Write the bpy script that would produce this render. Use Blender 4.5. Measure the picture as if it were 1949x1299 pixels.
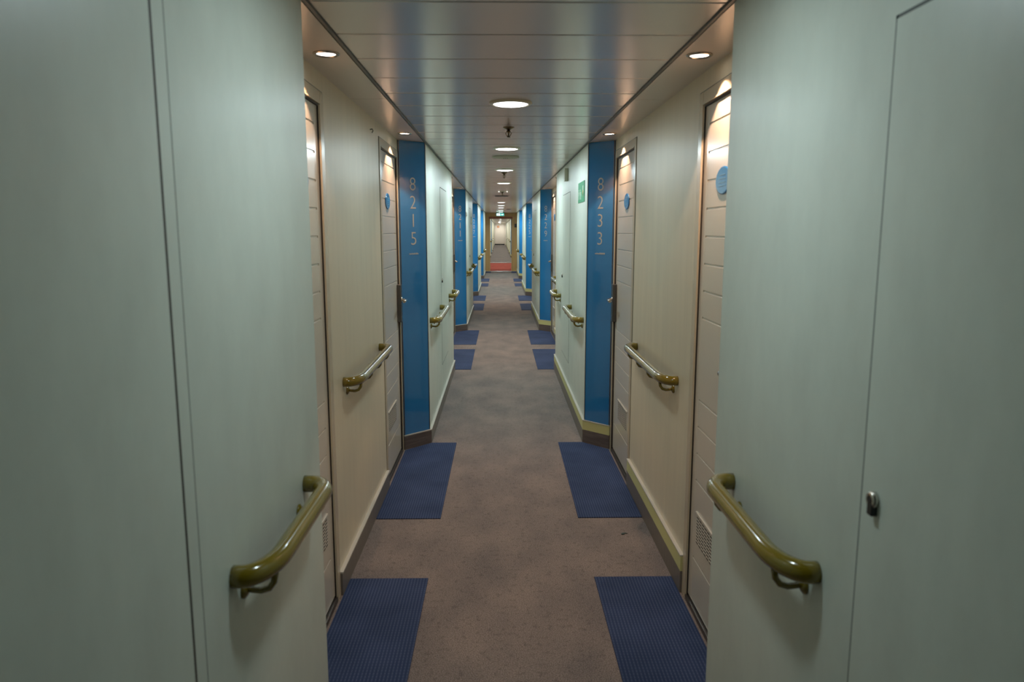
import bpy, bmesh, math, random
from mathutils import Vector, Matrix
random.seed(7)
for o in list(bpy.data.objects): bpy.data.objects.remove(o)
S = bpy.context.scene
COL = S.collection
PI = math.pi

# ------------------------------------------------------------------ camera, world, exposure
HC = 2.187                       # ceiling height
pitch = math.atan(212.5/1400); yaw = math.atan(23.5/1400*math.cos(pitch))
cd = bpy.data.cameras.new('camera'); cam = bpy.data.objects.new('camera', cd); COL.objects.link(cam)
cam.location = (0, 0, 1.58); cam.rotation_euler = (PI/2-pitch, 0, -yaw)
cd.sensor_width = 36; cd.lens = 1400/1949*36; cd.clip_start = .02; cd.clip_end = 200
cd.dof.use_dof = True; cd.dof.focus_distance = 8.0; cd.dof.aperture_fstop = 5.0
S.camera = cam
w = bpy.data.worlds.new('world'); S.world = w; w.use_nodes = True
w.node_tree.nodes['Background'].inputs[0].default_value = (.6, .7, .7, 1)
w.node_tree.nodes['Background'].inputs[1].default_value = 0.0
S.view_settings.view_transform = 'Standard'; S.view_settings.look = 'None'
S.view_settings.gamma = 1; S.view_settings.exposure = 0.0
try: S.view_settings.use_curve_mapping = False
except Exception: pass

DOWN_POWER = 6.6; DOWN_COL = (.77, .95, 1.0)
SPOT_POWER = 13.0; SPOT_COL = (1.0, .65, .46)

def lamp(name, kind, loc, power, col, parent=None, size=.1, angle=None, blend=.2, spread=None):
    l = bpy.data.lights.new(name, kind); l.energy = power; l.color = col
    if kind == 'AREA':
        l.shape = 'DISK'; l.size = size
        if spread: l.spread = spread
    elif kind == 'SPOT':
        l.spot_size = angle; l.spot_blend = blend; l.shadow_soft_size = size
    o = bpy.data.objects.new(name, l); COL.objects.link(o); o.location = loc
    if parent: o.parent = parent
    return o

# ------------------------------------------------------------------ materials
def mat(name, col, rough=.5, metal=0, coat=0, noise=None, bump=None, emit=None, estr=0, spec=.5, aniso=0):
    m = bpy.data.materials.new(name); m.use_nodes = True
    nt = m.node_tree; b = nt.nodes['Principled BSDF']
    b.inputs['Base Color'].default_value = (*col, 1); b.inputs['Roughness'].default_value = rough
    b.inputs['Metallic'].default_value = metal; b.inputs['Coat Weight'].default_value = coat
    b.inputs['Coat Roughness'].default_value = .06
    b.inputs['Specular IOR Level'].default_value = spec
    tc = nt.nodes.new('ShaderNodeTexCoord'); src = tc.outputs['Object']
    if noise:   # (scale vector, amount, detail)
        sc, amt, det = noise
        mp = nt.nodes.new('ShaderNodeMapping'); mp.inputs['Scale'].default_value = sc
        nz = nt.nodes.new('ShaderNodeTexNoise'); nz.inputs['Scale'].default_value = 1; nz.inputs['Detail'].default_value = det
        nz.inputs['Roughness'].default_value = .65
        nt.links.new(src, mp.inputs[0]); nt.links.new(mp.outputs[0], nz.inputs['Vector'])
        r = nt.nodes.new('ShaderNodeValToRGB')
        r.color_ramp.elements[0].position = .25; r.color_ramp.elements[1].position = .75
        r.color_ramp.elements[0].color = (*[c*(1-amt) for c in col], 1)
        r.color_ramp.elements[1].color = (*[min(1, c*(1+amt)) for c in col], 1)
        nt.links.new(nz.outputs['Fac'], r.inputs[0]); nt.links.new(r.outputs[0], b.inputs['Base Color'])
    if bump:    # (scale, strength, distance)
        nz2 = nt.nodes.new('ShaderNodeTexNoise'); nz2.inputs['Scale'].default_value = bump[0]; nz2.inputs['Detail'].default_value = 3
        bp = nt.nodes.new('ShaderNodeBump'); bp.inputs['Strength'].default_value = bump[1]; bp.inputs['Distance'].default_value = bump[2]
        nt.links.new(src, nz2.inputs['Vector']); nt.links.new(nz2.outputs['Fac'], bp.inputs['Height'])
        nt.links.new(bp.outputs[0], b.inputs['Normal'])
    if emit:
        b.inputs['Emission Color'].default_value = (*emit, 1); b.inputs['Emission Strength'].default_value = estr
    return m

M = {}
M['wall'] = mat('pale_wall_laminate', (.60, .645, .565), .38, noise=((6, 6, 3.5), .08, 6), bump=(2.0, .15, .002))
M['recess'] = mat('cream_wall_laminate', (.68, .605, .44), .38, noise=((14, 14, 1.2), .06, 5), bump=(2.0, .15, .002))
M['door'] = mat('cream_door_paint', (.62, .56, .46), .22, bump=(3, .1, .001))
M['frame'] = mat('cream_frame_paint', (.56, .47, .33), .25)
M['gap'] = mat('dark_gap', (.03, .022, .015), .7)
M['ceil'] = mat('satin_ceiling_metal', (.64, .59, .56), .23, metal=.55, bump=(1.3, .12, .003))
M['soffit'] = mat('satin_soffit_metal', (.66, .58, .52), .28, metal=.3)
M['ctrim'] = mat('ceiling_edge_trim', (.10, .10, .09), .45)
M['seam'] = mat('hatch_seam', (.10, .11, .10), .7)
M['base'] = mat('brushed_brown_base', (.17, .135, .115), .4, metal=.3, noise=((6, 6, 90), .35, 4))
M['basegrey'] = mat('grey_base', (.20, .175, .15), .45, metal=.2, noise=((60, 60, 6), .12, 4))
M['cap'] = mat('white_cap', (.52, .49, .42), .35)
M['lum'] = mat('photoluminescent_strip', (.62, .60, .26), .45)
M['blue'] = mat('blue_glass', (.022, .18, .43), .09, coat=.6)
M['digit'] = mat('tan_digit', (.42, .42, .38), .4, metal=.1)
M['rail'] = mat('olive_rail_paint', (.185, .130, .006), .17, coat=.5)
M['steel'] = mat('brushed_steel', (.62, .58, .52), .22, metal=1)
M['gun'] = mat('gunmetal', (.13, .12, .11), .35, metal=.8)
M['dark'] = mat('black_plastic', (.015, .015, .015), .4)
M['emblem'] = mat('emblem_blue', (.03, .22, .55), .15, coat=.5)
M['emblem_l'] = mat('emblem_line', (.10, .30, .50), .3)
M['rim'] = mat('cream_rim', (.55, .50, .38), .35)
M['chrome'] = mat('chrome_ring', (.45, .38, .32), .12, metal=1)
M['diff'] = mat('lit_diffuser', (1, 1, 1), .5, emit=(.93, .96, 1), estr=6.5)
M['bulb'] = mat('lit_halogen', (1, 1, 1), .5, emit=(1, .93, .86), estr=7.0)
M['brass'] = mat('sprinkler_brass', (.16, .12, .07), .3, metal=1)
M['disc'] = mat('cream_disc', (.34, .31, .22), .5)
M['green'] = mat('green_sign', (.03, .27, .12), .55)
M['white'] = mat('white_print', (.80, .82, .72), .5)
M['yprint'] = mat('yellow_print', (.75, .68, .25), .5)
M['cbox'] = mat('cream_box', (.58, .56, .42), .45)
M['wood'] = mat('honey_wood', (.64, .37, .14), .35, noise=((30, 30, 1.5), .25, 6))
M['redwood'] = mat('red_brown_wood', (.36, .10, .045), .35, noise=((30, 30, 2), .3, 6))
M['redcarpet'] = mat('red_carpet', (.36, .085, .065), .95, noise=((5, 5, 5), .2, 5), spec=.1)
M['endwall'] = mat('end_wall', (.68, .56, .47), .5)
M['silver'] = mat('aluminium', (.7, .7, .68), .3, metal=.9)
M['redsign'] = mat('red_sign', (.5, .07, .03), .5)
M['exit_w'] = mat('exit_lit', (1, 1, 1), .5, emit=(.55, 1.0, .92), estr=1.6)
M['exit_g'] = mat('exit_green', (.0, .25, .15), .5, emit=(.0, .42, .35), estr=.7)
M['scrap'] = mat('dark_scrap', (.02, .04, .03), .6)

def carpet():
    m = mat('beige_carpet', (.235, .185, .155), .95, spec=.1)
    nt = m.node_tree; b = nt.nodes['Principled BSDF']; tc = [n for n in nt.nodes if n.type == 'TEX_COORD'][0]
    def nz(scale, det, vs=(1, 1, 1)):
        mp = nt.nodes.new('ShaderNodeMapping'); mp.inputs['Scale'].default_value = vs
        n = nt.nodes.new('ShaderNodeTexNoise'); n.inputs['Scale'].default_value = scale; n.inputs['Detail'].default_value = det
        nt.links.new(tc.outputs['Object'], mp.inputs[0]); nt.links.new(mp.outputs[0], n.inputs['Vector']); return n
    a = nz(260, 3); c = nz(2.6, 5, (1.6, 1, 1)); d = nz(38, 4)
    def ramp(n, p0, c0, p1, c1):
        r = nt.nodes.new('ShaderNodeValToRGB'); e = r.color_ramp.elements
        e[0].position = p0; e[0].color = (*c0, 1); e[1].position = p1; e[1].color = (*c1, 1)
        nt.links.new(n.outputs['Fac'], r.inputs[0]); return r
    ra = ramp(a, .38, (.120, .100, .088), .62, (.325, .275, .25))
    rc = ramp(c, .3, (.76, .77, .80), .7, (1.12, 1.08, 1.05))
    rd = ramp(d, .33, (.78, .78, .78), .45, (1, 1, 1))
    x = nt.nodes.new('ShaderNodeMix'); x.data_type = 'RGBA'; x.blend_type = 'MULTIPLY'; x.inputs[0].default_value = 1
    y = nt.nodes.new('ShaderNodeMix'); y.data_type = 'RGBA'; y.blend_type = 'MULTIPLY'; y.inputs[0].default_value = 1
    nt.links.new(ra.outputs[0], x.inputs[6]); nt.links.new(rc.outputs[0], x.inputs[7])
    nt.links.new(x.outputs[2], y.inputs[6]); nt.links.new(rd.outputs[0], y.inputs[7])
    nt.links.new(y.outputs[2], b.inputs['Base Color'])
    bp = nt.nodes.new('ShaderNodeBump'); bp.inputs['Strength'].default_value = .5; bp.inputs['Distance'].default_value = .003
    nt.links.new(a.outputs['Fac'], bp.inputs['Height']); nt.links.new(bp.outputs[0], b.inputs['Normal'])
    return m
M['carpet'] = carpet()

def matmat():
    m = mat('navy_ribbed_carpet', (.03, .045, .14), .9, spec=.15)
    nt = m.node_tree; b = nt.nodes['Principled BSDF']; tc = [n for n in nt.nodes if n.type == 'TEX_COORD'][0]
    sp = nt.nodes.new('ShaderNodeSeparateXYZ'); nt.links.new(tc.outputs['Object'], sp.inputs[0])
    def mth(op, a, v):
        n = nt.nodes.new('ShaderNodeMath'); n.operation = op
        nt.links.new(a, n.inputs[0])
        if isinstance(v, (int, float)): n.inputs[1].default_value = v
        else: nt.links.new(v, n.inputs[1])
        return n.outputs[0]
    sx = mth('SINE', mth('MULTIPLY', sp.outputs[0], 2*PI/.0135), 0)
    sy = mth('SINE', mth('MULTIPLY', sp.outputs[1], 2*PI/.018), 0)
    dash = mth('MULTIPLY', mth('GREATER_THAN', sx, .35), mth('ADD', mth('MULTIPLY', mth('GREATER_THAN', sy, -.3), .6), .4))
    mx = nt.nodes.new('ShaderNodeMix'); mx.data_type = 'RGBA'
    mx.inputs[6].default_value = (.028, .047, .106, 1); mx.inputs[7].default_value = (.064, .086, .158, 1)
    nt.links.new(dash, mx.inputs[0])
    nz = nt.nodes.new('ShaderNodeTexNoise'); nz.inputs['Scale'].default_value = 3.2; nz.inputs['Detail'].default_value = 5
    nt.links.new(tc.outputs['Object'], nz.inputs['Vector'])
    r = nt.nodes.new('ShaderNodeValToRGB'); r.color_ramp.elements[0].position = .3; r.color_ramp.elements[1].position = .7
    r.color_ramp.elements[0].color = (.72, .74, .78, 1); r.color_ramp.elements[1].color = (1.2, 1.15, 1.15, 1)
    nt.links.new(nz.outputs['Fac'], r.inputs[0])
    y = nt.nodes.new('ShaderNodeMix'); y.data_type = 'RGBA'; y.blend_type = 'MULTIPLY'; y.inputs[0].default_value = 1
    nt.links.new(mx.outputs[2], y.inputs[6]); nt.links.new(r.outputs[0], y.inputs[7]); nt.links.new(y.outputs[2], b.inputs['Base Color'])
    bp = nt.nodes.new('ShaderNodeBump'); bp.inputs['Strength'].default_value = .4; bp.inputs['Distance'].default_value = .002
    nt.links.new(dash, bp.inputs['Height']); nt.links.new(bp.outputs[0], b.inputs['Normal'])
    return m
M['mat'] = matmat()

# ------------------------------------------------------------------ mesh helpers
class MB:
    """collects shapes; tf maps each vertex; build links ONE mesh object"""
    def __init__(s, tf=None): s.bm = bmesh.new(); s.tf = tf or (lambda v: v); s.mats = []
    def mi(s, m):
        if m not in s.mats: s.mats.append(m)
        return s.mats.index(m)
    def face(s, pts, m, smooth=False):
        vs = [s.bm.verts.new(s.tf(Vector(p))) for p in pts]
        f = s.bm.faces.new(vs); f.material_index = s.mi(m); f.smooth = smooth; return f
    def box(s, x0, x1, y0, y1, z0, z1, m, bev=0):
        vs = [s.bm.verts.new(s.tf(Vector(p))) for p in [(x0,y0,z0),(x1,y0,z0),(x1,y1,z0),(x0,y1,z0),(x0,y0,z1),(x1,y0,z1),(x1,y1,z1),(x0,y1,z1)]]
        fs = [s.bm.faces.new([vs[i] for i in q]) for q in [(0,3,2,1),(4,5,6,7),(0,1,5,4),(1,2,6,5),(2,3,7,6),(3,0,4,7)]]
        k = s.mi(m)
        for f in fs: f.material_index = k
        if bev:
            es = list({e for f in fs for e in f.edges})
            r = bmesh.ops.bevel(s.bm, geom=es, offset=bev, segments=2, affect='EDGES', profile=.6)
            for f in r['faces']: f.material_index = k; f.smooth = True
    def prism(s, pts, z0, z1, m, capm=None, segm=None):
        """vertical extrusion of footprint polygon; segm = material per segment"""
        n = len(pts); k = s.mi(m)
        lo = [s.bm.verts.new(s.tf(Vector((p[0], p[1], z0)))) for p in pts]; hi = [s.bm.verts.new(s.tf(Vector((p[0], p[1], z1)))) for p in pts]
        for i in range(n):
            f = s.bm.faces.new([lo[i], lo[(i+1) % n], hi[(i+1) % n], hi[i]])
            f.material_index = s.mi(segm[i]) if segm else k
        for q in (list(reversed(lo)), hi):
            f = s.bm.faces.new(q); f.material_index = k
    def tube(s, pts, r, m, seg=14, cap=True):
        pts = [Vector(p) for p in pts]; k = s.mi(m); rings = []; prev = None
        rr = r if isinstance(r, (list, tuple)) else [r]*len(pts)
        for i, p in enumerate(pts):
            t = (pts[min(i+1, len(pts)-1)] - pts[max(i-1, 0)]).normalized()
            if prev is None: u = t.orthogonal().normalized()
            else: u = (prev - t*prev.dot(t)).normalized()
            prev = u; v = t.cross(u)
            rings.append([s.bm.verts.new(s.tf(p + (u*math.cos(a)+v*math.sin(a))*rr[i])) for a in [2*PI*j/seg for j in range(seg)]])
        for a, b in zip(rings, rings[1:]):
            for j in range(seg):
                f = s.bm.faces.new([a[j], a[(j+1) % seg], b[(j+1) % seg], b[j]]); f.material_index = k; f.smooth = True
        if cap:
            for q in (list(reversed(rings[0])), rings[-1]):
                f = s.bm.faces.new(q); f.material_index = k
    def lathe(s, prof, m, seg=40, axis='z', c=(0, 0, 0), sy=1.0):
        """prof: list of (radius, height) along axis"""
        k = s.mi(m); c = Vector(c); rings = []
        for r, h in prof:
            ring = []
            for j in range(seg):
                a = 2*PI*j/seg
                if axis == 'z': p = Vector((r*math.cos(a), r*math.sin(a)*sy, h))
                else: p = Vector((h, r*math.cos(a)*sy, r*math.sin(a)))
                ring.append(s.bm.verts.new(s.tf(c+p)))
            rings.append(ring)
        for a, b in zip(rings, rings[1:]):
            for j in range(seg):
                f = s.bm.faces.new([a[j], a[(j+1) % seg], b[(j+1) % seg], b[j]]); f.material_index = k; f.smooth = True
        for q in (list(reversed(rings[0])), rings[-1]):
            if prof[0 if q is not rings[-1] else -1][0] > 1e-6:
                f = s.bm.faces.new(q); f.material_index = k
    def mesh(s, name):
        bmesh.ops.recalc_face_normals(s.bm, faces=s.bm.faces[:])
        me = bpy.data.meshes.new(name); s.bm.to_mesh(me); s.bm.free()
        for m in s.mats: me.materials.append(m)
        return me
    def build(s, name, parent=None, kind=None, loc=None):
        o = bpy.data.objects.new(name, s.mesh(name)); COL.objects.link(o)
        if parent: o.parent = parent
        if kind: o['kind'] = kind
        if loc: o.location = loc
        return o

def thing(name, label, cat, loc=(0, 0, 0), group=None):
    o = bpy.data.objects.new(name, None); COL.objects.link(o); o.location = loc; o.empty_display_size = .05
    o['label'] = label; o['category'] = cat
    if group: o['group'] = group
    return o
def tag(o, label, cat, group=None):
    o['label'] = label; o['category'] = cat
    if group: o['group'] = group
    return o
def part(name, me, parent, loc=None):
    o = bpy.data.objects.new(name, me); COL.objects.link(o); o.parent = parent
    if loc: o.location = loc
    return o
def dup(root, loc, label, group=None):
    r = root.copy(); COL.objects.link(r); r.location = loc; r['label'] = label
    if group: r['group'] = group
    for ch in list(root.children):
        c = ch.copy(); COL.objects.link(c); c.parent = r
        for g in list(ch.children):
            d = g.copy(); COL.objects.link(d); d.parent = c
    return r

# ------------------------------------------------------------------ layout
P = 6.19                                   # one bay of the corridor
SIDE = {'left': (-1, .525, .70), 'right': (1, .63, .80)}
R0, R1 = 2.07, 5.34                        # recess: start and end of the first bay
DG = .17                                   # length of the slanted panel
PORTAL = 28.1; SEC2 = 35.3; END = 76.0
bays1 = [R0+P*k for k in range(4)]
bays2 = [42.0-(R1-R0)+P*k for k in range(6)]
N_NARROW, N_REC = M['wall'], M['recess']
D2 = (4.45, 5.11); FR = (4.39, 5.165)      # far door leaf / frame (y in bay 0)
MIR = R0+R1                                # near door = mirror of far door
D1 = (MIR-D2[1], MIR-D2[0])
LEAF_TOP = 2.055; FRAME_TOP = 2.11; NOTCH = .045

def side_path(n, r, bays, y0, y1, doors=True):
    pts = [(n, y0)]; seg = []
    def add(p, m): pts.append(p); seg.append(m)
    for b in bays:
        e = b+(R1-R0); o = b-R0
        add((n, b), N_NARROW); add((r, b+DG), N_NARROW)
        if doors:
            for a, c in (D1, D2):
                add((r, a+o), N_REC); add((r+NOTCH, a+o), N_REC); add((r+NOTCH, c+o), N_REC); add((r, c+o), N_REC)
        add((r, e-DG), N_REC); add((n, e), N_REC)
    add((n, y1), N_NARROW)
    return pts, seg

for side, (s, n, r) in SIDE.items():
    tf = lambda v, s=s: Vector((s*v.x, v.y, v.z))
    mb = MB(tf)
    pts, seg = side_path(n, r, bays1, -4, 26.83)
    pts += [(r, 26.83+DG), (r, PORTAL+.1)]; seg += [N_NARROW, N_REC]
    ring = pts+[(1.05, PORTAL+.1), (1.05, -4)]
    mb.prism(ring, 0, HC+.05, N_NARROW, segm=seg+[N_NARROW]*3)
    pts, seg = side_path(n, r, bays2, PORTAL+.1, END, False)
    mb.prism(pts+[(1.05, END), (1.05, PORTAL+.1)], 0, HC+.05, N_NARROW, segm=seg+[N_NARROW]*3)
    for b in bays1:                        # wall above the door openings
        for a, c in (D1, D2):
            o = b-R0
            mb.box(r, r+NOTCH+.001, a+o, c+o, LEAF_TOP+.004, HC+.05, N_REC)
    mb.build('wall_'+side, kind='structure')
mb = MB(); mb.box(-1.05, 1.05, -4.1, -4, 0, HC+.05, M['wall']); mb.build('wall_back', kind='structure')  # added unseen wall to bounce light; the corridor itself would continue

mb = MB(); mb.box(-1.05, 1.05, -4.1, PORTAL, -.05, 0, M['carpet']); mb.box(-1.05, 1.05, SEC2, END+.1, -.05, 0, M['carpet']); mb.build('floor', kind='structure')
mb = MB(); mb.box(-1.05, 1.05, PORTAL, SEC2, -.05, 0, M['redcarpet']); mb.build('floor', kind='structure')
mb = MB()
for y in (PORTAL, SEC2): mb.box(-.53, .635, y-.04, y+.04, 0, .012, M['silver'])
mb.build('trim_1', kind='structure')

# ceiling: cross planks with open joints, dark slab above
mb = MB(); G = .3375; y = 2.10-G*19
while y < END:
    y1 = min(y+G, END)
    mb.box(-.513, .618, y+.0045, y1-.0045, HC, HC+.02, M['ceil'], bev=.003 if y < 14 else 0)
    y += G
mb.box(-1.05, 1.05, -4, END, HC+.02, HC+.05, M['gap'])
mb.build('ceiling', kind='structure')
for side, (s, n, r) in SIDE.items():
    tf = lambda v, s=s: Vector((s*v.x, v.y, v.z))
    mb = MB(tf)
    i0 = n+.006
    for b in bays1+[26.83]+bays2:
        e = b+(R1-R0) if b != 26.83 else PORTAL
        mids = [b, b+1.525, e] if e-b > 2 else [b, e]
        for a, c in zip(mids, mids[1:]):
            mb.box(i0, r+.02, a+.002, c-.002, HC-.001, HC+.02, M['soffit'])
    mb.build('ceiling', kind='structure')
    mb = MB(tf)
    mb.box(n-.012, n-.002, -4, END, HC-.006, HC+.02, M['ctrim'])
    mb.build('trim_2' if side == 'left' else 'trim_3', kind='structure')

# baseboards
def offset_run(path, d):
    out = []
    for i, p in enumerate(path):
        p = Vector(p); ns = []
        for a, b in ((i-1, i), (i, i+1)):
            if 0 <= a and b < len(path):
                t = (Vector(path[b])-Vector(path[a])).normalized(); ns.append(Vector((-t.y, t.x)))
        nn = sum(ns, Vector((0, 0))); nn.normalize(); k = d/max(.3, nn.dot(ns[0]))
        out.append(tuple(p+nn*k))
    return out
def base_runs(n, r, bays, y0, y1, doors):
    runs = []; cur = [(n, y0)]
    for b in bays:
        o = b-R0; e = b+(R1-R0)
        if doors:
            cur += [(n, b), (r, b+DG)]; runs.append(cur)
            runs.append([(r, MIR-FR[0]+o), (r, FR[0]+o)])
            cur = [(r, e-DG), (n, e)]
        else: cur += [(n, b), (r, b+DG), (r, e-DG), (n, e)]
    cur.append((n, y1)); runs.append(cur)
    return runs
tn = 4
for side, (s, n, r) in SIDE.items():
    tf = lambda v, s=s: Vector((s*v.x, v.y, v.z))
    runs = base_runs(n, r, bays1, -3.9, 26.83, True); runs[-1] += [(r, 26.83+DG), (r, PORTAL)]
    runs += base_runs(n, r, bays2, SEC2, END, False)
    mb = MB(tf); cb = MB(tf); lb = MB(tf)
    for run in runs:
        def strip(B, d0, d1, z0, z1, fm):
            A, C = offset_run(run, d0), offset_run(run, d1)
            for i in range(len(run)-1):
                diag = abs(run[i][0]-run[i+1][0]) > .01
                B.prism([A[i], A[i+1], C[i+1], C[i]], z0, z1, fm(diag))
        strip(mb, -.002, .014, 0, .100, lambda d: M['base'] if d else M['basegrey'])
        if side == 'left': strip(cb, -.002, .017, .100, .107, lambda d: M['cap'])
        else:
            strip(lb, -.002, .014, .100, .168, lambda d: M['lum'])
            strip(cb, -.002, .017, .168, .174, lambda d: M['cap'])
    mb.build('baseboard_'+side, kind='structure')
    cb.build('trim_%d' % tn, kind='structure'); tn += 1
    if side == 'right': lb.build('trim_%d' % tn, kind='structure'); tn += 1

# ------------------------------------------------------------------ cabin doors (local: x out of the wall, y along, origin on wall face)
door_cache = {}
def door_meshes(s, near):
    key = (s, near)
    if key in door_cache: return door_cache[key]
    # local y measured from the leaf's hinge edge towards the latch edge; far door: latch is far
    q = -1 if near else 1
    tf = lambda v: Vector((-s*v.x, q*v.y, v.z))
    L = D2[1]-D2[0]; a, b = FR[0]-D2[0], FR[1]-D2[0]
    d = {}
    mb = MB(tf); T = .005
    mb.box(-.04, T, a, -.004, 0, FRAME_TOP, M['frame'], .003)
    mb.box(-.04, T, L+.006, b, 0, FRAME_TOP, M['frame'], .003)
    mb.box(-.002, T, -.004, L+.006, LEAF_TOP+.004, FRAME_TOP, M['frame'], .003)
    mb.box(0, .0015, a-.004, a, 0, FRAME_TOP+.004, M['seam']); mb.box(0, .0015, a-.004, b, FRAME_TOP, FRAME_TOP+.004, M['seam'])
    mb.box(0, T+.003, L+.006, L+.012, 0, LEAF_TOP+.004, M['frame']); mb.box(0, T+.003, -.004, L+.012, LEAF_TOP+.004, LEAF_TOP+.010, M['frame'])
    mb.box(-.044, -.038, -.004, L+.006, 0, LEAF_TOP+.004, M['gap'])
    mb.box(-.038, .0015, L-.009, L+.0065, 0, LEAF_TOP+.004, M['gap']); mb.box(-.038, -.001, -.0045, .0015, 0, LEAF_TOP+.004, M['gap'])
    mb.box(-.038, -.001, -.004, L+.006, LEAF_TOP-.0025, LEAF_TOP+.0045, M['gap'])
    d['door_frame'] = mb.mesh('door_frame')
    mb = MB(tf); mb.box(-.04, .004, -.004, L+.006, 0, .022, M['gun']); d['threshold'] = mb.mesh('threshold')
    # leaf: slab whose face is cut by horizontal grooves
    mb = MB(tf); zg = [1.98-.107*i for i in range(8)]+[.895-.112*i for i in range(7) if i != 4]
    zg = sorted(z for z in zg if not .30 < z < .43)
    y0, y1 = .002, L-.010; gi0, gi1 = .055, L-.055; zt = LEAF_TOP-.003; X = -.007
    mb.box(-.036, X-.003, y0, y1, .032, zt, M['door'])
    mb.box(X-.003, X, y0, gi0, .032, zt, M['door']); mb.box(X-.003, X, gi1, y1, .032, zt, M['door'])
    prev = .032
    for z in zg+[zt]:
        mb.box(X-.003, X, gi0, gi1, prev, z-.0035 if z < zt else zt, M['door'], .0012)
        prev = z+.0035
    d['door_leaf'] = mb.mesh('door_leaf')
    mb = MB(tf); gy0, gy1, gz0, gz1 = .10, .44, .300, .425
    mb.box(X-.001, X+.002, gy0-.006, gy1+.006, gz0-.006, gz1+.006, M['door'], .0006)
    mb.box(X, X+.006, gy0-.01, gy1+.01, gz1+.004, gz1+.010, M['cap'])
    for cx in range(9):
        w = (gy1-gy0)/9; c0 = gy0+cx*w+.004
        for j in range(9):
            zz = gz0+.006+j*(gz1-gz0-.006)/9
            mb.box(X+.0015, X+.0026, c0, c0+w-.010, zz, zz+.0075, M['gap'])
            mb.box(X+.0015, X+.0032, c0, c0+w-.010, zz+.0075, zz+.0105, M['door'])
    d['ventilation_grille'] = mb.mesh('ventilation_grille')
    mb = MB(tf); cy = .27
    mb.lathe([(.050, X), (.050, X+.004), (.046, X+.006)], M['emblem'], 40, 'x', (0, cy, 1.755), 1.75)
    for k in range(4):
        zz = 1.735+k*.013; hw = .045-.006*abs(k-1.5)
        mb.box(X+.006, X+.0068, cy-hw, cy+hw, zz, zz+.002, M['emblem_l'])
    d['oval_emblem'] = mb.mesh('oval_emblem')
    mb = MB(tf); py0, py1 = L-.056, L+.003
    mb.box(X, X+.028, py0, py1, .945, 1.205, M['gun'], .003)
    mb.box(X+.027, X+.030, py0+.016, py1-.016, .965, .985, M['steel'], .001)
    d['lock_plate'] = mb.mesh('lock_plate')
    mb = MB(tf); hy = (py0+py1)/2; hz = 1.098
    pts = [(X+.026, hy, hz), (X+.045, hy, hz)]
    for k in range(1, 6):
        t = k/5*PI/2; pts.append((X+.045+.015*math.sin(t), hy-.015*(1-math.cos(t)), hz))
    pts += [(X+.06, hy-.06, hz), (X+.06, hy-.115, hz-.002)]
    mb.tube(pts, .0095, M['steel'], 12); mb.lathe([(.02, X+.0275), (.02, X+.032), (.012, X+.034)], M['steel'], 24, 'x', (0, hy, hz))
    d['lever_handle'] = mb.mesh('lever_handle')
    door_cache[key] = d; return d

nd = 1
def place_door(side, k, near):
    global nd
    s, n, r = SIDE[side]; o = P*k
    y = (MIR-D2[0] if near else D2[0])+o
    root = bpy.data.objects.new('door_%d' % nd, None); COL.objects.link(root); nd += 1
    root.location = (s*r, y, 0); root['kind'] = 'structure'; root.empty_display_size = .05
    d = door_meshes(s, near)
    part('door_frame', d['door_frame'], root); part('threshold', d['threshold'], root)
    leaf = part('door_leaf', d['door_leaf'], root)
    part('ventilation_grille', d['ventilation_grille'], leaf); part('oval_emblem', d['oval_emblem'], leaf)
    pl = part('lock_plate', d['lock_plate'], root); part('lever_handle', d['lever_handle'], pl)
for k in range(4):
    for side in SIDE:
        place_door(side, k, False); place_door(side, k, True)

# ------------------------------------------------------------------ blue number panels
def text_mesh(ch, h):
    c = bpy.data.curves.new('digit', 'FONT'); c.body = ch; c.size = 1; c.extrude = .01; c.offset = -.012
    c.align_x = 'CENTER'; c.resolution_u = 4
    o = bpy.data.objects.new('digit_tmp', c); COL.objects.link(o)
    bpy.context.view_layer.update()
    me = bpy.data.meshes.new_from_object(o.evaluated_get(bpy.context.evaluated_depsgraph_get()))
    bpy.data.objects.remove(o); bpy.data.curves.remove(c)
    ys = [v.co.y for v in me.vertices]; lo, hi = min(ys), max(ys); k = h/(hi-lo)
    xs = [v.co.x for v in me.vertices]; xm = (min(xs)+max(xs))/2
    for v in me.vertices:
        v.co = Vector(((v.co.x-xm)*k*.92, 0, (v.co.y-lo)*k)).to_3d()+Vector((0, -(v.co.z+.01)*.05, 0))
    me.materials.append(M['digit']); me.name = 'digit'
    return me
digit_cache = {}
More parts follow.
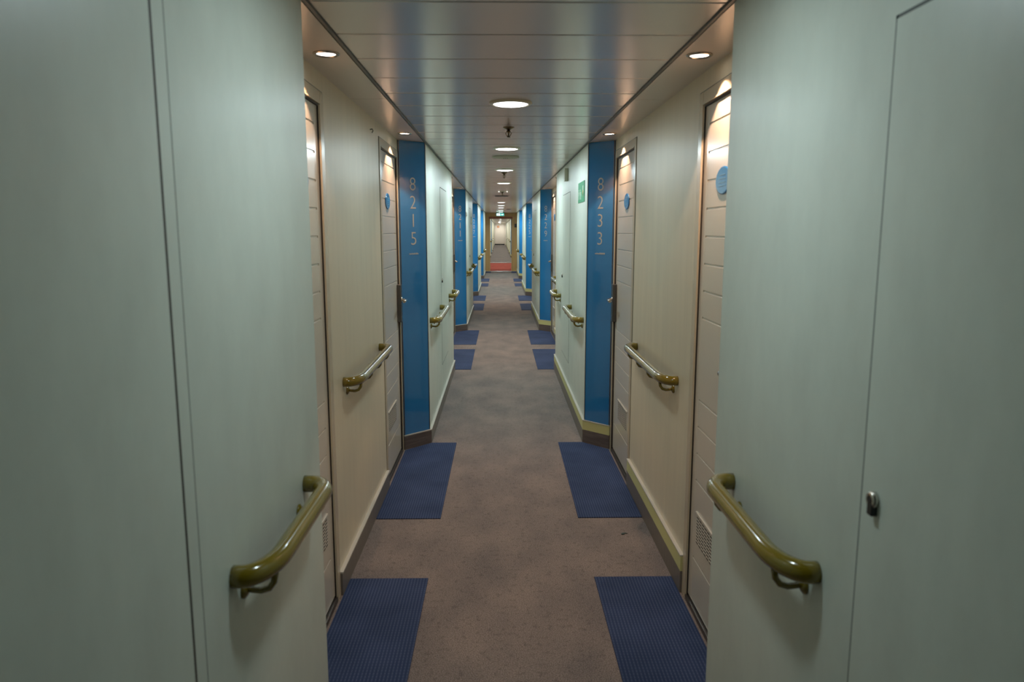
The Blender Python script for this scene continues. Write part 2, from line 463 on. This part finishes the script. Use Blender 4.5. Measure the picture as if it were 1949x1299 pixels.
def number_panel(side, y_in, text, label, group=None):
    s, n, r = SIDE[side]
    # local frame: x across the panel (screen right), y away from the viewer into the wall, z up
    a = Vector((s*r, y_in-DG, 0)); b = Vector((s*n, y_in, 0))
    mid = (a+b)/2; wdt = (b-a).length
    ang = math.atan2(DG, r-n); rot = ang if s < 0 else -ang
    root = thing('number_panel', label, 'sign panel', mid, group)
    root.rotation_euler = (0, 0, rot)
    z0 = .108 if s < 0 else .175
    mb = MB(); hw = wdt/2-.004
    mb.box(-hw, hw, -.008, -.0005, z0, HC-.004, M['blue'])
    part('glass_panel', mb.mesh('glass_panel'), root)
    mb = MB()
    for q in (-1, 1): mb.box(q*hw-(0 if q < 0 else .006), q*hw+(.006 if q < 0 else 0), -.0095, -.008, z0, HC-.004, M['gun'])
    part('edge_strip', mb.mesh('edge_strip'), root)
    if text:
        for i, ch in enumerate(text):
            if ch not in digit_cache: digit_cache[ch] = text_mesh(ch, .089)
            part('digit', digit_cache[ch], root, (0, -.0082, 1.849-i*.1255))
        mb = MB(); x = -.040                     # line of tiny raised marks under the number
        rnd = random.Random(text)
        while x < .040:
            wd = rnd.choice([.004, .006, .009]); mb.box(x, x+wd, -.0092, -.0078, 1.405, 1.405+rnd.choice([.008, .011]), M['digit']); x += wd+.0025
        part('small_lettering', mb.mesh('small_lettering'), root)
    return root
number_panel('left', R1, '8215', 'tall blue glass panel reading 8215 beside the cream cabin door on the left')
number_panel('right', R1, '8233', 'tall blue glass panel reading 8233 beside the cream cabin door on the right')
number_panel('left', R1+P, '8211', 'bright blue glass panel reading 8211, second along the left side')
number_panel('right', R1+P, '8229', 'bright blue glass panel reading 8229, second along the right side')
number_panel('left', R1+2*P, '8207', 'darker blue slanted panel third along the left, number barely readable')
number_panel('right', R1+2*P, '8225', 'darker blue slanted panel third along the right, number barely readable')
number_panel('left', R1+3*P, '', 'narrow pale blue panel fourth along the left, last before the wooden doorway')
number_panel('right', R1+3*P, '', 'narrow blue panel fourth along the right, last before the wooden doorway')
number_panel('right', 42.0, '', 'blue panel on the right seen through the wooden doorway, beyond the red carpet')
number_panel('left', 48.2, '', 'thin blue panel sliver on the left seen through the wooden doorway')

# ------------------------------------------------------------------ handrails (local: x out of wall, y along, z=0 at rail axis)
OFF = .066; RR = .0225
rail_cache = {}
def rail_meshes(s, L, brk):
    key = (s, round(L, 3), tuple(brk))
    if key in rail_cache: return rail_cache[key]
    tf = lambda v: Vector((-s*v.x, v.y, v.z)); d = {}
    def bend(rb=.048, st=1.6):
        pts = [(0, 0, 0), (OFF-rb, 0, 0)] if OFF > rb else [(0, 0, 0)]
        for k in range(1, 9):
            t = k/8*PI/2; pts.append((OFF-rb+rb*math.sin(t), rb*st*(1-math.cos(t)), 0))
        return pts
    a = [(x, y+RR, z) for x, y, z in bend(.052, 2.2)]; b = [(x, L-y-RR, z) for x, y, z in reversed(bend())]
    n = 8; mid = [(OFF, a[-1][1]+(b[0][1]-a[-1][1])*i/n, 0) for i in range(1, n)]
    mb = MB(tf); mb.tube(a+mid+b, RR, M['rail'], 24); d['rail_tube'] = mb.mesh('rail_tube')
    d['bracket'] = []
    for y in brk:
        mb = MB(tf); pts = [(0, y, -.050), (.018, y, -.054), (.036, y, -.056), (.052, y, -.051), (.062, y, -.038), (OFF, y, -.018)]
        mb.tube(pts, .0068, M['rail'], 10)
        mb2 = MB(tf); mb2.lathe([(.020, 0), (.020, .004), (.015, .008), (.009, .011)], M['rail'], 24, 'x', (0, y, -.052))
        d['bracket'].append((mb.mesh('bracket'), mb2.mesh('wall_plate')))
    rail_cache[key] = d; return d
def handrail(side, x, y0, y1, brk, label, group):
    s = SIDE[side][0]
    root = thing('handrail', label, 'handrail', (s*x, y0, .905), group)
    d = rail_meshes(s, y1-y0, brk)
    part('rail_tube', d['rail_tube'], root)
    for a, b in d['bracket']:
        o = part('bracket', a, root); part('wall_plate', b, o)
    return root
ordn = ['', 'second', 'third', 'fourth']
for side, (s, n, r) in SIDE.items():
    g = 'olive handrails along the %s side' % side
    handrail(side, n, 1.345, 1.925, [.075, .49], 'olive handrail closest to the camera, blurred, on the %s foreground wall' % side, g)
    handrail(side, r, 3.215, 4.245, [.09, .38, .66, .93], 'olive handrail between the two %s cabin doors in the first recess' % side, g)
    num = '8215' if side == 'left' else '8233'; num2 = '8211' if side == 'left' else '8229'
    for k in range(4):
        o = P*k
        a = {0: 'olive handrail just past the blue %s panel on the %s pale wall' % (num, side),
             1: 'small olive handrail just past the blue %s panel on the %s wall' % (num2, side),
             2: 'tiny olive handrail just past the third blue panel on the %s' % side,
             3: 'tiny olive handrail just past the fourth blue panel, %s side, near the doorway' % side}[k]
        b = {0: 'olive handrail at the far end of the pale wall before the %s blue panel' % (num2+' '+side),
             1: 'small olive handrail just before the third blue panel on the %s' % side,
             2: 'tiny olive handrail just before the fourth blue panel on the %s' % side,
             3: 'tiny last %s handrail right before the wooden doorway' % side}[k]
        handrail(side, n, 5.47+o, 6.45+o, [.09, .36, .62, .89], a, g)
        if not (k == 3): handrail(side, n, 7.535+o, 8.115+o, [.075, .49], b, g)
    if side == 'right':
        handrail(side, r, 3.215+P, 4.245+P, [.09, .38, .66, .93], 'right handrail in the recess hidden behind the pale wall before panel 8229', g)
    for i, yy in enumerate((42.3, 48.5, 54.6)):
        handrail(side, n, yy, yy+2.2, [.3, 1.9], '%s handrail of three on the %s beyond the red carpet' % (['nearest', 'middle', 'farthest'][i], side), 'distant handrails beyond the doorway')

# ------------------------------------------------------------------ service hatches in the pale walls
def hatch(side, y0, y1, lock_y, label):
    s, n, r = SIDE[side]; tf = lambda v: Vector((-s*v.x, v.y, v.z))
    root = thing('service_hatch', label, 'access panel', (s*n, y0, 0), 'flush service hatches in the pale walls')
    L = y1-y0; z0, z1 = (.362, 1.912) if side == 'right' else (.362, 1.947); g = .003 if side == 'right' else .004
    mb = MB(tf); mb.box(.0001, .0022, g, L-g, z0+g, z1-g, M['wall'], .001); part('hatch_panel', mb.mesh('hatch_panel'), root)
    mb = MB(tf)
    for a in ((-g, g, z0-g, z1+g), (L-g, L+g, z0-g, z1+g), (-g, L+g, z0-g, z0+g), (-g, L+g, z1-g, z1+g)):
        mb.box(.0001, .0006, *a, M['seam'])
    part('hatch_seam', mb.mesh('hatch_seam'), root)
    ly = lock_y-y0
    mb = MB(tf); mb.lathe([(.0145, .002), (.0145, .009), (.012, .012), (.0075, .013), (.007, .006)], M['steel'], 24, 'x', (0, ly, 1.132)); 
    mb.box(.006, .0135, ly-.0065, ly+.0065, 1.129, 1.135, M['dark']); mb.box(.002, .013, ly-.010, ly+.006, 1.106, 1.130, M['dark'], .002)
    part('cam_lock', mb.mesh('cam_lock'), root)
hatch('right', .46, 1.216, 1.168, 'flush pale service hatch with small lock on right foreground wall')
hatch('left', .41, 1.172, .46, 'flush pale service hatch with dark joint on left foreground wall')
hatch('right', .46+P, 1.216+P, 1.168+P, 'flush pale service hatch on right wall beyond the 8233 panel')
hatch('left', .41+P, 1.172+P, .46+P, 'flush pale service hatch on left wall beyond the 8215 panel')
hatch('right', .46+2*P, 1.216+2*P, 1.168+2*P, 'flush pale service hatch on right wall beyond the 8229 panel')
hatch('left', .41+2*P, 1.172+2*P, .46+2*P, 'flush pale service hatch on left wall beyond the 8211 panel')
# full-height wall panel joint on the left
mb = MB(); mb.box(-.5256, -.5238, 1.168, 1.1775, .108, HC-.01, M['gap']); mb.box(-.5256, -.5246, 1.222, 1.2235, .108, HC-.01, M['seam'])
mb.build('trim_7', kind='structure')

# ------------------------------------------------------------------ blue carpet mats at the doors
def floor_mat(side, y0, y1, label, cut=None):
    s, n, r = SIDE[side]; inner = .33 if side == 'left' else .43
    tf = lambda v: Vector((s*v.x, v.y, v.z)); mb = MB(tf); out = r-.016
    pts = [(inner, y0), (inner+.004*s, y1)]
    if cut == 'far': pts += [(n-.016, y1), (out, y1-DG-.012), (out, y0)]
    elif cut == 'near': pts = [(inner, y0), (inner, y1), (out, y1), (out, y0+DG+.02), (n-.016, y0)]
    else: pts += [(out, y1), (out, y0)]
    mb.prism(pts, 0.0, .005, M['mat'])
    return tag(mb.build('floor_mat'), label, 'carpet mat', 'blue ribbed carpet mats before the cabin doors')
for side in SIDE:
    num = '8215' if side == 'left' else '8233'; num2 = '8211' if side == 'left' else '8229'
    floor_mat(side, 2.03, 3.165, 'navy ribbed mat nearest the camera on the %s, cut by the photo bottom' % side, 'near')
    floor_mat(side, 3.87, 5.325, 'navy ribbed mat at the foot of the blue %s panel' % num, 'far')
    floor_mat(side, 8.24, 9.66, 'blue ribbed mat, nearer of two before the %s panel' % num2, 'near')
    floor_mat(side, 10.07, 11.515, 'blue ribbed mat at the foot of the blue %s panel' % num2, 'far')
    floor_mat(side, 14.44, 15.75, 'small %s mat, nearer of two before the third blue panel' % side, 'near')
    floor_mat(side, 16.4, 17.70, 'small %s mat at the foot of the third blue panel' % side, 'far')
    floor_mat(side, 20.62, 21.75, 'tiny %s mat, nearer of two before the fourth blue panel' % side, 'near')
    floor_mat(side, 22.5, 23.89, 'tiny %s mat at the foot of the fourth blue panel' % side, 'far')
    floor_mat(side, 27.05, 27.95, 'tiny dark %s mat just in front of the wooden doorway' % side)

# ------------------------------------------------------------------ ceiling downlights
root0 = None
ys = [3.70, 5.71, 7.73, 9.87, 16.8, 19.0, 21.0, 23.6, 26.0]
names = ['largest round white downlight, closest to the camera', 'second white downlight from the camera, past the first sprinkler',
         'third white downlight from the camera, before the small sprinkler', 'fourth white downlight, just past the small sprinkler',
         'fifth downlight, first of the far cluster, past the flat dark disc', 'sixth downlight from the camera in the far cluster',
         'seventh downlight from the camera in the far cluster', 'eighth downlight from the camera in the far cluster', 'last downlight before the lit exit sign']
def downlight(x, y, label, boost=1, col=DOWN_COL):
    global root0
    if root0 is None:
        root0 = thing('ceiling_downlight', label, 'ceiling light', (x, y, HC), 'round downlights along the ceiling')
        mb = MB(); mb.lathe([(.088, .002), (.104, .002), (.103, -.005), (.094, -.010), (.086, -.009), (.083, -.004), (.083, .002)], M['rim'], 48)
        part('rim', mb.mesh('rim'), root0)
        mb = MB(); mb.lathe([(.083, .001), (.083, -.006), (.078, -.009), (.06, -.011), (.001, -.012)], M['diff'], 48)
        part('diffuser', mb.mesh('diffuser'), root0)
        r = root0
    else: r = dup(root0, (x, y, HC), label)
    l = lamp('downlight_lamp', 'AREA', (0, 0, -.017), DOWN_POWER*boost, col, r, .16)
    return r
for y, l, q in zip(ys, names, (.62, 1.1, 1.45, 2.0, 2.5, 2.5, 2.5, 2.6, 2.6)): downlight(.055 if y < 12 else .04, y, l, q)
for i, y in enumerate((1.62,)):
    downlight(.058, y, 'round downlight overhead in the foreground, above the photo top', .23)
for i, y in enumerate((30.5, 33.5)): downlight(.04, y, ['downlight over the near end', 'downlight over the far end'][i]+' of the red carpet', 2.6, (1, .84, .72))
for i, y in enumerate((37, 40.3, 43.6, 46.9, 50.2, 53.5, 56.8, 60.1, 63.4, 67, 71.2, 75.0)):  # extra lights added to even the floor; last one placed to brighten end wall
    r = downlight(.04, y, ['first', 'second', 'third', 'fourth', 'fifth', 'sixth', 'seventh', 'eighth', 'ninth', 'tenth', 'eleventh', 'last'][i]+' downlight of the passage beyond the red carpet', 3.2, (.95, .97, .95))

# ------------------------------------------------------------------ recess spotlights
sp0 = None
def spot(side, y, label):
    global sp0
    s, n, r = SIDE[side]; x = s*(r-.098)
    if sp0 is None:
        sp0 = thing('recess_spotlight', label, 'spotlight', (x, y, HC), 'small warm spotlights over the cabin doors')
        mb = MB(); mb.lathe([(.034, .001), (.046, .001), (.046, -.004), (.040, -.008), (.034, -.006), (.033, .001)], M['chrome'], 40)
        part('trim_ring', mb.mesh('trim_ring'), sp0)
        mb = MB(); mb.lathe([(.033, 0), (.033, -.003), (.012, -.005), (.001, -.005)], M['bulb'], 40); part('lamp_glass', mb.mesh('lamp_glass'), sp0)
        o = sp0
    else: o = dup(sp0, (x, y, HC), label)
    l = lamp('spotlight_lamp', 'SPOT', (0, 0, -.008), SPOT_POWER, SPOT_COL, o, .012, math.radians(101), .18)
    return o
for side in SIDE:
    spot(side, 2.69, 'warm recess spotlight closest to the camera on the %s' % side)
    spot(side, 4.83, 'warm recess spotlight above the %s cabin door beside the first blue panel' % side)
    for k in (1, 2, 3):
        spot(side, 2.69+P*k, 'hidden-side recess spotlight over the nearer door, %s recess %s' % (side, ordn[k]))
        spot(side, 4.83+P*k, 'small recess spotlight above the %s blue panel on the %s' % (ordn[k], side))

# ------------------------------------------------------------------ sprinklers
def sprinkler(x, y, label):
    root = thing('fire_sprinkler', label, 'sprinkler', (x, y, HC), 'sprinkler heads in the ceiling')
    mb = MB(); mb.lathe([(.034, 0), (.034, -.003), (.020, -.010), (.012, -.012)], M['brass'], 28); part('escutcheon', mb.mesh('escutcheon'), root)
    mb = MB(); mb.lathe([(.010, -.008), (.010, -.022), (.013, -.022), (.013, -.028), (.006, -.030), (.005, -.050), (.007, -.052), (.007, -.056), (.001, -.057)], M['brass'], 16)
    for q in (-1, 1): mb.tube([(q*.011, 0, -.026), (q*.017, 0, -.032), (q*.012, 0, -.045), (q*.004, 0, -.055)], .0022, M['brass'], 8)
    part('sprinkler_head', mb.mesh('sprinkler_head'), root)
    mb = MB(); mb.lathe([(.012, -.056), (.013, -.058), (.001, -.0585)], M['brass'], 20); part('deflector', mb.mesh('deflector'), root)
sprinkler(.055, 4.57, 'dark brass sprinkler hanging between the first two downlights')
sprinkler(.050, 8.14, 'small dark sprinkler between the third and fourth downlights')
sprinkler(.045, 12.3, 'tiny sprinkler behind the twin emergency lights')

def disc(x, y, r, label, m):
    root = thing('ceiling_disc', label, 'ceiling disc', (x, y, HC))
    mb = MB(); mb.lathe([(r, 0), (r, -.006), (r*.93, -.011), (r*.3, -.014), (.001, -.014)], m, 48); part('cover', mb.mesh('cover'), root)
    mb = MB()
    for i in range(3):
        for j in range(2): mb.lathe([(.004, -.0135), (.004, -.0155), (.001, -.0156)], M['dark'], 8, 'z', (-.016+i*.016, -.01+j*.02, 0))
    part('sensor_holes', mb.mesh('sensor_holes'), root)
disc(.052, 6.36, .113, 'flat cream disc with tiny dark holes behind the second downlight', M['disc'])
disc(.04, 13.68, .13, 'flat dark ceiling disc before the far cluster of downlights', M['gun'])
disc(.27, 22.5, .07, 'tiny dark disc right of the far downlights', M['gun'])
em = thing('emergency_light', 'pair of tiny bright points on the ceiling past the fourth downlight', 'emergency light', (.055, 12.0, HC))
mb = MB(); mb.box(-.085, .085, -.03, .03, -.008, 0, M['rim'], .002); part('base_plate', mb.mesh('base_plate'), em)
for q in (-1, 1):
    mb = MB(); mb.lathe([(.009, -.008), (.008, -.012), (.001, -.014)], M['bulb'], 20, 'z', (q*.065, 0, 0)); part('bulb', mb.mesh('bulb'), em)
lamp('emergency_lamp', 'AREA', (0, 0, -.03), DOWN_POWER*2.1, DOWN_COL, em, .12)

# ------------------------------------------------------------------ muster sign on the right wall, wall box, small far signs
def fig(mb, cx, z0, h, m, x):
    """simple standing person pictogram in the sign plane (y across, z up)"""
    r = h*.10; mb.lathe([(r, x), (r, x+.0008)], m, 18, 'x', (0, cx, z0+h-r))
    mb.box(x, x+.0008, cx-h*.12, cx+h*.12, z0+h*.42, z0+h*.77, m)
    for q in (-1, 1):
        mb.box(x, x+.0008, cx+q*h*.07-h*.045, cx+q*h*.07+h*.045, z0, z0+h*.43, m)
        mb.box(x, x+.0008, cx+q*h*.16-h*.03, cx+q*h*.16+h*.03, z0+h*.40, z0+h*.75, m)
def muster(side, y, z, w, h, label, full=True):
    s, n, r = SIDE[side]; root = thing('muster_sign', label, 'sign', (s*n, y, z)); tf = lambda v: Vector((-s*v.x, v.y, v.z))
    mb = MB(tf); mb.box(0, .004, 0, w, 0, h, M['green'], .001); part('sign_board', mb.mesh('sign_board'), root)
    mb = MB(tf)
    fig(mb, w*.86, h*.16, h*.50, M['white'], .004); fig(mb, w*.64, h*.16, h*.50, M['white'], .004)
    fig(mb, w*.50, h*.14, h*.36, M['white'], .004)
    part('people_pictogram', mb.mesh('people_pictogram'), root)
    mb = MB(tf); c = w*.2
    mb.box(.004, .0048, c-.014, c+.014, h*.30, h*.78, M['white'])
    mb.face([(.0048, c-.045, h*.55), (.0048, c+.045, h*.55), (.0048, c, h*.22)], M['yprint'])
    part('arrow', mb.mesh('arrow'), root)
muster('right', 5.53, 1.785, .43, .155, 'green muster sign with white people figures on wall past the 8233 panel')
muster('left', 13.58, 1.67, .20, .14, 'small green sign on the left wall past the 8211 panel')
s, n, r = SIDE['left']
o = thing('notice_plate', 'tiny dark and white plate on left wall just past the 8211 panel', 'sign', (-n, 11.60, 1.78))
mb = MB(); mb.box(0, .012, 0, .16, 0, .07, M['white'], .001); part('plate', mb.mesh('plate'), o)
mb = MB(); mb.box(.012, .0135, .01, .15, .006, .028, M['gun']); mb.box(.012, .0135, .01, .15, .042, .05, M['gun']); part('print', mb.mesh('print'), o)
o = thing('wall_speaker', 'small cream box high on the right wall near the ceiling', 'speaker', (.63, 6.88, 2.02))
mb = MB(); mb.box(-.032, 0, 0, .075, 0, .115, M['cbox'], .004); part('housing', mb.mesh('housing'), o)
mb = MB()
for i in range(7): mb.box(-.0335, -.0318, .012, .063, .02+i*.012, .025+i*.012, M['disc'])
part('speaker_grille', mb.mesh('speaker_grille'), o)
mb = MB(); bmv = [(0, 0), (.016, .004), (.022, .014), (.034, .012), (.030, .020), (.012, .022), (.002, .012)]
mb.prism([(a+.632, b+3.64) for a, b in bmv], 0.0, .004, M['scrap']); tag(mb.build('floor_scrap'), 'tiny dark scrap lying on the beige carpet in the right recess', 'scrap')
mb = MB(lambda v: Vector((v.x, v.y, v.z)))
mb.tube([(-.70, 4.12, 2.115), (-.688, 4.12, 2.118), (-.684, 4.12, 2.108), (-.690, 4.12, 2.098)], .003, M['gun'], 8)
tag(mb.build('wall_hook'), 'tiny metal hook high on the left recess wall near the ceiling', 'hook')

# ------------------------------------------------------------------ wooden doorway and exit sign
def portal():
    mb = MB(); y = PORTAL
    xl, xr, zt = -.36, .445, 1.975; fl, frr, ft = -.405, .488, 2.05
    mb.box(-.75, fl, y, y+.12, 0, HC, M['wood']); mb.box(frr, .85, y, y+.12, 0, HC, M['wood']); mb.box(fl, frr, y, y+.12, ft, HC, M['wood'])
    mb.build('wall_far', kind='structure')
    root = bpy.data.objects.new('door_%d' % nd, None); COL.objects.link(root); root.location = (0, y, 0); root['kind'] = 'structure'
    mb = MB(); mb.box(fl, frr, -.02, .14, zt, ft, M['redwood'], .004); part('head_frame', mb.mesh('head_frame'), root)
    for a, b, m in ((fl, xl, 'wood'), (xr, frr, 'wood')):
        mb = MB(); mb.box(a, b, -.02, .14, 0, zt, M['wood' if m == 'wood' else 'redwood'], .004); part('jamb', mb.mesh('jamb'), root)
portal()
ex = thing('exit_sign', 'small lit green and white exit sign hanging above the wooden doorway', 'exit sign', (.02, 26.6, 2.05))
mb = MB(); mb.box(-.15, .15, 0, .04, 0, .125, M['dark'], .003); part('housing', mb.mesh('housing'), ex)
mb = MB(); mb.box(-.135, .135, -.003, 0, .012, .105, M['exit_g']); part('lit_face', mb.mesh('lit_face'), ex)
mb = MB(); mb.box(-.125, .0, -.005, -.003, .022, .095, M['exit_w']); mb.box(.05, .12, -.005, -.003, .05, .068, M['exit_w'])
mb.face([(.04, -.005, .059), (.075, -.005, .090), (.075, -.005, .028)], M['exit_w'])
mb.box(-.085, -.06, -.007, -.005, .03, .08, M['exit_g']); part('pictogram', mb.mesh('pictogram'), ex)
fb = thing('alarm_box', 'tiny dark box on the honey wood right of the doorway', 'alarm', (.60, PORTAL, 1.66))
mb = MB(); mb.box(-.04, .04, -.05, 0, 0, .13, M['dark'], .004); part('housing', mb.mesh('housing'), fb)

# ------------------------------------------------------------------ far end of the second passage
mb = MB(); mb.box(-1.05, 1.05, END, END+.1, 0, HC+.05, M['endwall']); mb.build('wall_end', kind='structure')
dr = bpy.data.objects.new('door_%d' % (nd+1), None); COL.objects.link(dr); dr.location = (0, END, 0); dr['kind'] = 'structure'
for a, b in ((-.47, -.003), (.003, .50)):
    mb = MB(); mb.box(a, b, -.03, 0, .12, 2.0, M['endwall'], .004); part('door_leaf', mb.mesh('door_leaf'), dr)
mb = MB(); mb.box(-.5, .5, -.04, 0, 0, .12, M['dark']); part('kick_plate', mb.mesh('kick_plate'), dr)
rs = thing('fire_notice', 'tiny red sign high on the far end wall, left of centre', 'sign', (-.15, END-.031, 1.75))
mb = MB(); mb.box(-.11, .11, -.01, 0, 0, .2, M['redsign']); part('board', mb.mesh('board'), rs)
mb = MB(); mb.box(-.05, .05, -.012, -.01, .05, .15, M['yprint']); part('print', mb.mesh('print'), rs)
hs = thing('hanging_lamp', 'small bright fitting under the ceiling in the far passage', 'ceiling light', (-.03, 58.5, HC))
mb = MB(); mb.box(-.06, .06, -.05, .05, -.10, 0, M['gun'], .003); part('housing', mb.mesh('housing'), hs)
mb = MB(); mb.box(-.05, .05, -.055, -.05, -.09, -.02, M['bulb']); part('lamp_face', mb.mesh('lamp_face'), hs)
